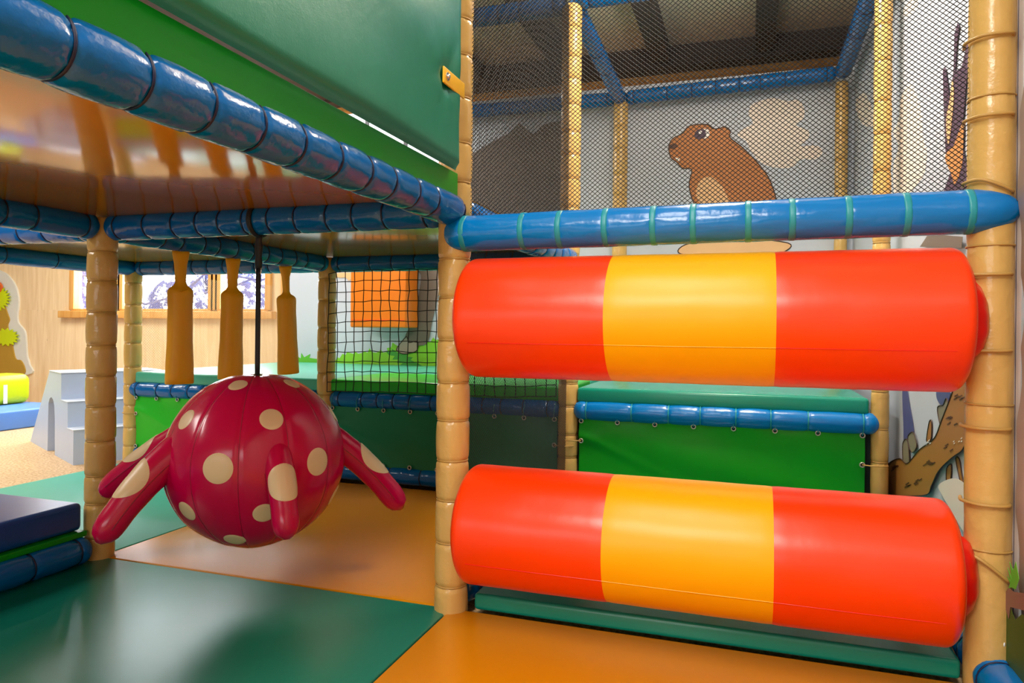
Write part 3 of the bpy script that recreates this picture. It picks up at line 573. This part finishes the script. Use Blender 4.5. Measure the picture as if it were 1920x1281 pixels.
V, F = lathe((.064, -.212, 1.531), (1, 0, 0), [(0, .011), (.002, .011), (.0025, .007), (.006, .006), (.0075, .0035)], 18); link('bolt', V, F, CHROME, pl, sharp=.6)

# ================= PLATFORM =================
pb = tag(empty('platform', (-.7, M+.8, 0)), 'raised platform whose base hides behind the laced panels', 'platform')
box('platform_base', (-2*L+.03, M+.05, .0), (L, 2.86, .485), mat('dark_board', '2a3a34', .7), pb)
tag(box('platform_mat', (-L+.03, M-.02, .487), (-.02, M+.62, .556), LGREEN, bev=.014), 'bright green platform mat in front of the painted grass', 'mat')
tag(box('platform_mat', (-L+.03, M+.625, .487), (-.02, 2.95, .556), LTURQ, bev=.014), 'turquoise platform mat behind the bright green one, below the mural', 'mat')
tag(box('platform_mat', (.05, M-.03, .487), (L-.045, 2.95, .560), TURQ, bev=.016), 'teal platform mat showing between the rollers above the bright green panel', 'mat')
tag(box('platform_mat', (-2*L+.03, M-.02, .487), (-L+.025, 2.95, .556), LTURQ, bev=.014), 'light turquoise platform mat behind the hanging tubes', 'mat')

# ---- laced panels below the platform ----
grv, grf = ring_mesh(.0095, .003, 16, 5); Ry = np.array([[1, 0, 0], [0, 0, 1], [0, 1, 0]], float)
GR = mat('grommet', 'c9c2b4', .35, metal=.5); HOLE = mat('grommet_hole', '080808', .9)
def panel(u0, u1, m, label, nx=8, sd=0):
    r = tag(empty('laced_panel', ((u0+u1)/2, M, .07)), label, 'panel'); y = M-.018
    V = []; A, B = 70, 30
    for i in range(B):
        for j in range(A):
            u = u0+(u1-u0)*j/(A-1); z = .075+(.412-.075)*i/(B-1)
            sag = .006*abs(math.sin(math.pi*(j/(A-1))*(nx))) if i > B-3 else 0
            w_ = .004*math.sin(j*.35+sd)*math.exp(-(B-1-i)/6)+.0025*math.sin(j*.12+i*.3+sd)+.008*math.exp(-((j-3)**2+(i-(B-9))**2*2)/20)
            dg = math.exp(-((j*.6-(B-8-i)*.9)**2)/3)*math.exp(-j/14)*.007
            V.append((u, y-w_-dg, z-sag))
    F = grid_faces(B, A, False); link('sheet', V, [f[::-1] for f in F], m, r, loc=r.location)
    pts = [(u0+.012+(u1-u0-.024)*k/nx, .398) for k in range(nx+1)]+[(u0+.012, .30), (u1-.012, .27), (u0+.012, .10), (u1-.012, .10)]+[(u0+.012+(u1-u0-.024)*k/nx, .10) for k in range(1, nx)]
    f0 = h0 = None
    hv, hf = lathe((0, 0, 0), (0, 1, 0), [(0, .0072), (.001, .0072)], 12)
    for u, z in pts:
        p = Vector((u, y-.013, z))-r.location
        if f0 is None:
            f0 = link('grommet', np.array(grv)@Ry.T, grf, GR, None); f0.parent = r; f0.location = p
            h0 = link('grommet_hole', hv, hf, HOLE, None); h0.parent = f0
        else:
            g = dup(f0, p, r); dup(h0, (0, 0, 0), g)
    for (u, s, z) in ((u0+.012, -1, .30), (u1-.012, 1, .27)):
        tube('lace', [(u, y-.014, z), (u+s*.03, y-.04, z+.002), (u+s*.065, y-.048, z+.003), (u+s*.10, y-.02, z+.002)], .0028, TIE, r)
    for k in range(nx+1):
        u = u0+.012+(u1-u0-.024)*k/nx
        tube('lace', [(u, y-.014, .398), (u, M-.045, .420), (u+.004, M-.050, .447), (u+.006, M-.03, .480)], .0022, TEAL, r, 6)
panel(-L+.05, -.05, DGREEN, 'dark green laced panel behind the right side of the ball', 8, 1)
panel(.062, L-.06, GREEN, 'bright green laced panel seen between the two rollers', 7, 0)
panel(-2*L+.05, -L-.05, LGREEN, 'light green laced panel left of the ball beside the slim post', 8, 2)

# ================= ROLLERS =================
def roller(zc, R, label, u1=1.334):
    u0 = .058; a, b = .490, .909
    r = tag(empty('foam_roller', ((u0+u1)/2, 0, zc-R)), label, 'roller'); rd = .024
    def seg(x0, x1, m, l, e0, e1, ph):
        prof = []
        n = 24
        if e0: prof += [(x0, .001)]+[(x0+.004+(rd*(1-math.cos(k/8*math.pi/2))), R-rd*1.0+rd*math.sin(k/8*math.pi/2)) for k in range(0, 9)]
        s0 = x0+(rd+.004 if e0 else 0); s1 = x1-(rd+.004 if e1 else 0)
        for k in range(n+1):
            t = s0+(s1-s0)*k/n
            if e0 and k == 0: continue
            if e1 and k == n: continue
            dd = min(t-x0 if not e0 else 9, x1-t if not e1 else 9); prof.append((t, R*(1-.006*math.exp(-dd/.003))))
        if e1: prof += [(x1-.004-(rd*(1-math.cos(k/8*math.pi/2))), R-rd+rd*math.sin(k/8*math.pi/2)) for k in range(8, -1, -1)]+[(x1, .001)]
        def wob(t, th): return 1+.0022*math.sin(3*th+t*6+ph)+.0012*math.sin(9*th+t*20)+.0012*math.sin(t*40+2*th)
        V, F = lathe((0, 0, zc), (1, 0, 0), prof, 72, wob); o = link('cover_band', V, F, m, r, loc=(x0, 0, zc-R), sharp=1.0); o['label'] = l; return o
    seg(u0, a, ORANGE, 'orange band at the left end', True, False, 0); seg(a, b, YELLOW, 'yellow middle band', False, False, 1); seg(b, u1, ORANGE, 'orange band at the right end', False, True, 2)
    # lengthwise seam
    for x0, x1, m in ((u0+.05, a, RED), (a, b, OCHRE), (b, u1-.045, RED)):
        th = math.radians(-24); y = -math.cos(th)*(R+.0004); z = zc+math.sin(th)*(R+.0004)
        tube('seam', [(x0, y, z), ((x0+x1)/2, y, z-.0006), (x1, y, z)], .0009, m, r, 6)
    for (x, s) in ((u0+.004, 1), (u1-.004, -1)):
        V = []; F = []; n = 48; k = 6
        for i in range(n):
            aa = 2*math.pi*i/n
            for j in range(k):
                bb = 2*math.pi*j/k; rr = R-rd+.003*math.cos(bb); V.append((x+.0025*math.sin(bb), rr*math.cos(aa), zc+rr*math.sin(aa)))
        for i in range(n):
            for j in range(k): F.append((i*k+j, ((i+1) % n)*k+j, ((i+1) % n)*k+(j+1) % k, i*k+(j+1) % k))
        link('end_piping', V, F, RED, r)
    # gathered sleeves towards the posts
    def wb(t, th): return 1+.05*math.sin(3*th+t*30+1)*min(1, abs(t)/.03)+.018*math.sin(11*th)
    V, F = lathe((u1-.004, -.004, zc), (1, 0, 0), [(0, .096), (.012, .097), (.026, .092), (.038, .080), (.048, .06), (.053, .03), (.054, .002)], 48, wb); link('gathered_sleeve', V, F, RED, r)
    V, F = lathe((u0+.004, -.004, zc), (-1, 0, 0), [(0, .12), (.005, .11), (.01, .085), (.014, .05), (.016, .002)], 40, wb); link('gathered_sleeve', V, F, RED, r)
    V, F = lathe((-.035, 0, zc), (1, 0, 0), [(0, .016), (L+.04, .016)], 16); link('axle', V, F, PIPE, r, sharp=.6)
    return r
roller(.879, .1765, 'upper orange and yellow foam roller, directly below the bright blue railing')
roller(.265, .1735, 'lower orange and yellow foam roller, just above the teal mat', 1.318)

# ================= NETS =================
def hexnet(name, origin, ud, W, H, cw, ch, r, m, label, cat='net', slack=0):
    o = np.array(origin, float); ud = np.array(ud, float); nd = np.cross(ud, (0, 0, 1.)); nd /= np.linalg.norm(nd)
    nx = int(W/cw); nz = int(H/(ch/2)); I, J = np.meshgrid(np.arange(nx+1), np.arange(nz+1), indexing='ij')
    def P(i, j):
        u = (i+.5*(j % 2))*cw; z = j*ch/2; dd = slack*np.sin(u*5)*np.sin(z*4)+.0
        return o+u[..., None]*ud+np.stack([0*z, 0*z, z], -1)+dd[..., None]*nd
    A = []; B = []
    a = P(I[:, :-1], J[:, :-1]); i2 = I[:, :-1]; j2 = J[:, :-1]
    odd = (j2 % 2)
    b1 = P(i2+odd, j2+1); b2 = P(i2-1+odd, j2+1)     # two strands leave each knot upwards
    ok2 = (i2-1+odd) >= 0
    A = np.concatenate([a.reshape(-1, 3), a[ok2]]); B = np.concatenate([b1.reshape(-1, 3), b2[ok2]])
    d = B-A; d /= np.linalg.norm(d, axis=1)[:, None]; s = np.cross(d, nd); n = len(A)
    # triangular strands
    offs = [s*r, -s*r*.5+nd*r*.87, -s*r*.5-nd*r*.87]
    V = np.stack([A+q for q in offs]+[B+q for q in offs], 1).reshape(-1, 3)
    base = (np.arange(n)*6)[:, None]
    Q = np.concatenate([base+np.array([0, 1, 4, 3]), base+np.array([1, 2, 5, 4]), base+np.array([2, 0, 3, 5])])
    me = bpy.data.meshes.new(name); V = V-o
    me.vertices.add(len(V)); me.vertices.foreach_set('co', V.ravel()); me.loops.add(Q.size); me.loops.foreach_set('vertex_index', Q.ravel().astype(np.int32))
    me.polygons.add(len(Q)); me.polygons.foreach_set('loop_start', np.arange(0, Q.size, 4, dtype=np.int32)); me.polygons.foreach_set('loop_total', np.full(len(Q), 4, dtype=np.int32))
    me.update(calc_edges=True); me.materials.append(m); ob = bpy.data.objects.new(name, me); COL.objects.link(ob); ob.location = origin; tag(ob, label, cat); ob['kind'] = 'stuff'; return ob
hexnet('safety_net', (.05, .0, 1.17), (1, 0, 0), L-.10, 1.1, 0.0146, .0125, .0012, BLACK, 'fine black safety net above the bright blue railing', slack=.006)
hexnet('safety_net', (.0, .05, 1.25), (0, 1, 0), M-.10, 1.2, .0150, .0125, .0011, BLACK, 'fine black side net between the centre post and the bright post, above deck level', slack=.006)
hexnet('safety_net', (.0, .05, .09), (0, 1, 0), M-.10, 1.08, .0150, .0125, .0009, BLACK, 'fine dark net beside the centre post, hanging down to the floor behind the rollers', slack=.004)
hexnet('safety_net', (-2*L+.02, M+.05, .56), (0, 1, 0), M-.12, .62, .020, .017, .0008, BEIGE, 'fine beige net in front of the wooden wall, behind the hanging tubes')
# coarse square net
cn = tag(empty('climbing_net', (-L/2, M-.055, .46)), 'black square-meshed rope net in front of the orange cushion', 'net')
x0, x1, z0, z1 = -L+.045, -.045, .50, 1.155; nx, nz = 24, 12
rs = random.Random(3); jit = {(i, j): (rs.uniform(-.004, .004), rs.uniform(-.004, .004), rs.uniform(-.006, .006)) for i in range(nx+1) for j in range(nz+1)}
def cnp(i, j):
    a = i/nx; b = j/nz; jx, jz, jy = jit[(i, j)]; sag = .030*(math.exp(-a/.10))*(1-abs(2*b-1)*.3)
    return (x0+(x1-x0)*a+jx, M-.055+jy, z0+(z1-z0)*b-sag*(.6)+.018*math.exp(-(1-a)/.1)+jz)
for i in range(nx+1): tube('cord', [cnp(i, j) for j in range(nz+1)], .0024, BLACK, cn, 6)
for j in range(nz+1): tube('cord', [cnp(i, j) for i in range(nx+1)], .0024, BLACK, cn, 6)

# ================= HANGING CUSHION =================
cu = tag(empty('hanging_cushion', (-1.72, 2.86, .84)), 'orange square cushion hanging behind the square-meshed net, in front of the mural', 'cushion')
box('pad', (-2.02, 2.72, .845), (-1.55, 2.93, 1.55), mat('bright_orange_vinyl', 'f27a06', .4, .1, 5, .05), cu, bev=.012)
tube('seam', [(-2.01, 2.718, .90), (-1.56, 2.718, .90)], .002, MATS['orange_vinyl'], cu, 6)
for x in (-1.95, -1.62): box('strap', (x-.015, 2.82, 1.54), (x+.015, 2.83, 2.5), WEB, cu)

# ================= SPOTTED BALL =================
BC = np.array((-.712, 0, .405)); BR = .287
ball = tag(empty('octopus_ball', tuple(BC-np.array((0, 0, BR)))), 'crimson octopus-shaped ball with cream spots, hanging on a black strap', 'ball')
def brad(th, ph):   # th = polar from top
    s = abs(math.sin(6*(ph-math.radians(-32)))); g = 1-.011*math.exp(-s/.09)*math.sin(th)**.5
    top = -.035*math.exp(-(th/.18)**2)
    return BR*(g+top+.004*math.sin(3*ph+4*th)+.002*math.sin(11*th+5*ph))
def bpt(n, lift=0):
    th = math.acos(max(-1, min(1, n[2]))); ph = math.atan2(n[1], n[0]); return BC+np.array(n)*(brad(th, ph)+lift)
V = []; NT, NP = 64, 192
for i in range(NT+1):
    th = max(.004, min(math.pi-.004, math.pi*i/NT))
    for j in range(NP):
        ph = 2*math.pi*j/NP+math.radians(-32); n = (math.sin(th)*math.cos(ph), math.sin(th)*math.sin(ph), math.cos(th)); V.append(bpt(n))
link('body', V, [f[::-1] for f in grid_faces(NT+1, NP, True, True)], CRIM, ball, loc=ball.location)
for k in range(12):
    ph = math.radians(-32+30*k); pts = []
    for i in range(3, 30):
        th = math.pi*i/32; n = (math.sin(th)*math.cos(ph), math.sin(th)*math.sin(ph), math.cos(th)); pts.append(bpt(n, .0002))
    tube('seam', pts, .0011, mat('seam_crimson', '8c0a2a', .5), ball, 5)
DOTS = [([0.091, -0.44, 0.894], 0.030), ([0.463, 0.015, 0.886], 0.028), ([-0.289, -0.795, 0.534], 0.034), ([0.624, -0.554, 0.551], 0.0355), ([0.708, 0.5, 0.505], 0.034), ([0.28, -0.957, 0.073], 0.046), ([0.977, -0.206, 0.061], 0.044), ([-0.171, -0.89, -0.422], 0.034), ([0.621, -0.656, -0.428], 0.033), ([0.212, -0.609, -0.764], 0.034), ([0.853, 0.32, -0.433], 0.037),
        ([-.95, .25, .1], .045), ([-.3, .95, .05], .045), ([.45, .89, .05], .045), ([-.45, .1, .88], .03), ([-.1, .5, .87], .03), ([-.8, .3, .52], .034), ([-.3, .8, .52], .034), ([-.75, -.3, -.55], .034), ([-.3, .8, -.5], .034)]
def spot(n, r):
    n = np.array(n, float); n /= np.linalg.norm(n); x, y, z = frame(n); V = []; K, Nn = 6, 36
    for i in range(K+1):
        for j in range(Nn):
            a = 2*math.pi*j/Nn; rr = r*max(.001, i/K)/BR; q = n+rr*(x*math.cos(a)+y*math.sin(a)); q /= np.linalg.norm(q); V.append(bpt(q, .0016 if i < K else .0002))
    link('spot', V, grid_faces(K+1, Nn, True), CREAM, ball, loc=V[0])
for n, r in DOTS: spot(n, r)
def leg(az, rad, ztip, zroot=.455, r0=.052):
    a = math.radians(az); D = np.array((math.cos(a), math.sin(a), 0)); up = np.array((0, 0, 1.))
    P = lambda r, z: np.array((BC[0], BC[1], 0))+D*r+up*z
    pts = bez(P(.19, zroot+.03), P(.27, zroot+.0), P(.27+(rad-.27)*.55, zroot+(ztip-zroot)*.42), P(rad, ztip), 30)
    rad_ = []
    for i, t in enumerate(np.linspace(0, 1, 30)):
        r = r0+(.039-r0)*t
        if t > .91: r *= math.sqrt(max(.02, 1-((t-.91)/.0925)**2))
        r *= 1+.03*math.sin(t*31)*(1 if t > .8 else .3)
        rad_.append((r*1.02, r*.94))
    n = 20; V, F = sweep(pts, rad_, n, updir=(0, 0, 1))
    lg = link('leg', V, F, CRIM, ball, loc=pts[0])
    # cream patch over the outer side of the leg
    K, N2 = 8, 40; PV = []
    pn = [np.array(p) for p in pts]
    def surf(t, th, lift):
        f = t*29; i = min(28, int(f)); q = f-i; A_ = np.array(V[i*n:(i+1)*n]); B_ = np.array(V[(i+1)*n:(i+2)*n]); ring = A_*(1-q)+B_*q; c = pn[i]*(1-q)+pn[i+1]*q
        g = (th/(2*math.pi)*n) % n; k = int(g); w_ = g-k; p = ring[k]*(1-w_)+ring[(k+1) % n]*w_; d = p-c; return p+d/np.linalg.norm(d)*lift
    for i in range(K+1):
        for j in range(N2):
            aa = 2*math.pi*j/N2; s = max(.001, i/K)
            PV.append(surf(.585+.155*s*math.cos(aa), 1.45*s*math.sin(aa), .0022 if i < K else .0006))
    link('leg_spot', PV, grid_faces(K+1, N2, True), CREAM, lg, loc=PV[0])
    # seam ridge
    tube('seam', [surf(t, 1.57, .0004) for t in np.linspace(.3, .9, 20)], .0012, mat('seam_crimson', '8c0a2a'), lg, 5)
    tube('seam', [surf(t, 4.71, .0004) for t in np.linspace(.3, .9, 20)], .0012, mat('seam_crimson', '8c0a2a'), lg, 5)
leg(-38, .365, .225); leg(37, .49, .20); leg(109, .47, .22); leg(190, .57, .255, zroot=.475); leg(-122, .46, .205, zroot=.45, r0=.062)
V, F = lathe(tuple(BC+np.array((0, 0, BR*.955))), (0, 0, 1), [(0, .03), (.002, .03), (.004, .02), (.008, .010), (.010, .002)], 24); link('top_disc', V, F, CHROME, ball)
# strap
st = tag(empty('hanging_strap', (BC[0], 0, .69)), 'black strap holding the spotted ball under the front beam', 'strap')
V, F = sweep([(BC[0], 0, .685+.36*k/10) for k in range(11)], [(.0095, .006)]*11, 10, updir=(1, 0, 0)); link('webbing', V, F, WEB, st)
V, F = sweep([(BC[0], 0, 1.04+.115*k/6) for k in range(7)], [(.012, .008), (.014, .009), (.011, .008), (.014, .010), (.016, .01), (.012, .008), (.014, .01)], 10, updir=(1, 0, 0)); link('rope_binding', V, F, WEB, st)
rvv, rff = ring_mesh(.053, .006, 32, 6); o = link('beam_loop', np.array(rvv)@Rr.T, rff, WEB, None); o.parent = st; o.location = Vector((BC[0], 0, ZD))-st.location
sh = [(BC[0]+.011*math.cos(a)*(1 if True else 0), 0, 1.035+.017*math.sin(a)) for a in np.linspace(0, 2*math.pi, 17)]
tube('shackle', sh, .0022, CHROME, st, 8)

# ================= HANGING TUBES =================
def bag(v, lean, label, twist=0):
    r = tag(empty('hanging_tube', (-L, v, .60)), label, 'punch bag', 'ochre tubes hanging from the side beam')
    keys = [(1.165, .043, .010), (1.14, .040, .014), (1.10, .031, .014), (1.06, .027, .018), (1.025, .025, .02), (1.012, .034, .022), (1.000, .052, .030), (.990, .060, .035), (.975, .061, .036), (.92, .058, .036), (.85, .060, .037), (.78, .060, .038), (.70, .065, .038), (.63, .068, .037), (.606, .068, .036), (.603, .065, .033)]
    pts = []; rad = []
    for z, a, b in keys:
        s = (1.165-z)/.56; pts.append((-L, v+lean*s, z)); rad.append((a*.84*(.80 if twist and 1.0 < z < 1.12 else 1), b))
    V, F = sweep(pts, rad, 20, updir=(.5 if twist else .55, 1, 0)); link('tube_cover', V, F, OCHRE, r, loc=r.location)
    tube('fold', [(-L+.028, v-.03, .985), (-L+.036, v, .995), (-L+.03, v+.03, .985)], .0025, OCHRE, r, 6)
bag(.375, .0, 'leftmost of the three ochre hanging tubes, nearest to the left brown post')
bag(.69, -.01, 'middle one of the three ochre hanging tubes, left of the black strap')
bag(1.075, .035, 'rightmost of the three ochre hanging tubes with a twisted neck', 1)

# ================= LOW LEFT MAT =================
tag(box('edge_board', (-2*L, -2.2, .092), (-L+.012, -.06, .112), GREEN, bev=.004), 'thin bright green board edge beneath the blue mat, lower left', 'board')
tag(box('thick_mat', (-2*L, -2.2, .113), (-L-.004, -.065, .212), MBLUE, bev=.018, seg=4), 'thick blue mat at the lower left edge of the photo', 'mat')

# ================= PLAY AREA AT THE BACK LEFT =================
sd = np.array((-.8915, .4530, 0)); nn = np.array((.4530, .8915, 0)); so = np.array((-3.162, 1.359, -.04))
stp = tag(empty('foam_steps', tuple(so)), 'pale blue foam steps with an arched tunnel beside the wooden wall', 'play steps')
arch = [(.69, 0)]+[(.69-.004*k, .30*k/3) for k in range(1, 3)]+[(.675, .335), (.64, .372), (.595, .385), (.545, .37), (.51, .335)]+[(.49, .25), (.478, 0)]
poly = [(0, 0), (0, .22), (.145, .22), (.15, .386), (.32, .386), (.325, .563), (.65, .563), (1.242, 0)]+[(s, z) for s, z in arch]
prism('body', poly, 0, 0, .62, PBLUE, stp, origin=so, xd=sd, nd=nn)
for (s0, s1, z) in ((-.004, .145, .222), (.146, .32, .388), (.321, .652, .565)):
    p = [(s0, z-.004), (s1, z-.004), (s1, z), (s0, z)]; o = prism('tread', p, 0, -.004, .624, mat('pale_top_vinyl', 'd3deee', .35), stp, origin=so, xd=sd, nd=nn)
tag(box('play_mat', (-6.6, 1.0, -.04), (-4.955, 2.85, .12), SKYB, bev=.02), 'mid blue mat on the speckled floor at the left edge', 'mat')
lc = tag(empty('lime_cushion', (-5.6, 2.3, .12)), 'lime green rounded cushion on the blue mat at the left edge', 'cushion')
box('cushion_cover', (-5.7, 1.2, .12), (-5.40, 2.80, .39), LIME, lc, bev=.07, seg=5)
box('white_stripe', (-5.402, 2.53, .135), (-5.392, 2.56, .30), PAINT['white'], lc)
# painted palm cut-out on the wooden wall
palm = tag(empty('palm_cutout', (-7.0, WT-.02, .3)), 'wooden palm tree cut-out with lime fronds on the wooden wall, left edge', 'wall art')
def cut(name, pts, y0, y1, m, par=palm, sm=True, label=None):
    p = catmull(pts, 5) if sm else [np.array(q) for q in pts]
    V = [(a, y0, b) for a, b in p]+[(a, y1, b) for a, b in p]; n = len(p)
    F = [tuple(range(n)), tuple(range(2*n-1, n-1, -1))]+[(i, i+n, (i+1) % n+n, (i+1) % n) for i in range(n)]
    o = link(name, V, F, m, par, False, loc=V[0])
    if label: o['label'] = label
    return o
def W2(px, py):   # wall coordinates measured on the board: 0..60 across, 500..700 down
    return (-7.09+px*.00805, 1.483-(py-500)*.00597)
cut('backboard', [W2(*q) for q in ((-60, 490), (0, 507), (20, 520), (33, 540), (38, 565), (36, 590), (38, 605), (50, 620), (53, 640), (55, 665), (59, 680), (57, 700), (-60, 700))], WT-.02, WT, mat('grey_board', 'd6d6cc', .5))
cut('trunk', [W2(*q) for q in ((-40, 560), (-5, 540), (12, 570), (20, 590), (23, 600), (20, 612), (27, 635), (35, 670), (45, 674), (52, 685), (53, 697), (40, 700), (-40, 705))], WT-.032, WT-.02, mat('palm_trunk', 'b08a2c', .5))
cut('coconut', [W2(*q) for q in ((-8, 535), (-2, 528), (6, 530), (11, 538), (8, 548), (-4, 552))], WT-.05, WT-.034, mat('coconut_orange', 'd9682a', .5))
def frond(cx, cy, rx, ry, a0, a1, n):
    pts = []
    for k in range(n*2+1):
        a = math.radians(a0+(a1-a0)*k/(2*n)); f = 1 if k % 2 else .72; pts.append(W2(cx+rx*f*math.cos(a), cy+ry*f*math.sin(a)))
    return pts
cut('frond', [W2(-20, 545)]+frond(-2, 560, 30, 24, -80, 110, 12), WT-.042, WT-.034, LIME, sm=False)
cut('frond', frond(18, 632, 27, 17, 0, 355, 16), WT-.044, WT-.034, LIME, sm=False)

# ================= OUTSIDE =================
gr = struct(box('ground_outside', (-40, WT+.15, -.6), (20, 40, -.5), mat('snow', 'e6ecf5', .9, .2, 5)))
for i, (x, y, z, s, lb) in enumerate(((-11.0, 7.5, -.5, 1.5, 'left snowy boulder seen through the narrow left window pane'), (-8.3, 9.6, -.5, 1.25, 'snow-dusted boulder behind the first post left of the window'),
        (-6.9, 6.6, -.5, 1.05, 'dark blue snowy boulder seen in the wide pane, left'), (-5.2, 8.4, -.5, 1.1, 'dark snowy boulder seen in the wide pane beside the left hanging tube'), (-3.4, 11.5, -.5, .9, 'small snowy boulder far outside the right window pane'))):
    V = []; A, B = 24, 36; rr = random.Random(i)
    ph = [rr.uniform(0, 6) for _ in range(6)]
    for a in range(A+1):
        th = max(.01, min(math.pi-.01, math.pi*a/A))
        for b in range(B):
            p_ = 2*math.pi*b/B; R_ = s*(1+.16*math.sin(3*p_+ph[0]+2*th)+.1*math.sin(5*th+ph[1]+p_)+.07*math.sin(9*p_+ph[2]))
            V.append((x+R_*math.sin(th)*math.cos(p_), y+.6*R_*math.sin(th)*math.sin(p_), z+s*.9+1.0*R_*math.cos(th)))
    tag(link('snowy_boulder', V, [f[::-1] for f in grid_faces(A+1, B, True, True)], ROCK, None, True, (x, y, z)), lb, 'boulder')
for i, (x, y, lb) in enumerate(((-6.9, 5.3, 'leafless tree outside the left part of the windows'), (-4.75, 5.6, 'leafless tree outside right of the left hanging tube'))):
    t = tag(empty('bare_tree', (x, y, -.5)), lb, 'tree'); rr = random.Random(i+9)
    BARK = mat('bark', '2c2a4a', .9, .4, 20)
    tube('trunk', [(x, y, -.5), (x+.05, y, .8), (x-.02, y, 2.0), (x, y, 3.2)], .06, BARK, t)
    for k in range(12):
        z = .7+.16*k; a = rr.uniform(-1, 1); s = rr.choice((-1, 1)); tube('branch', [(x, y, z), (x+.3*s, y+a*.2, z+.2*a), (x+.7*s, y+a*.4, z+.1+.3*a), (x+1.1*s, y+.4*a, z-.1+.4*a)], .016, BARK, t, 6)
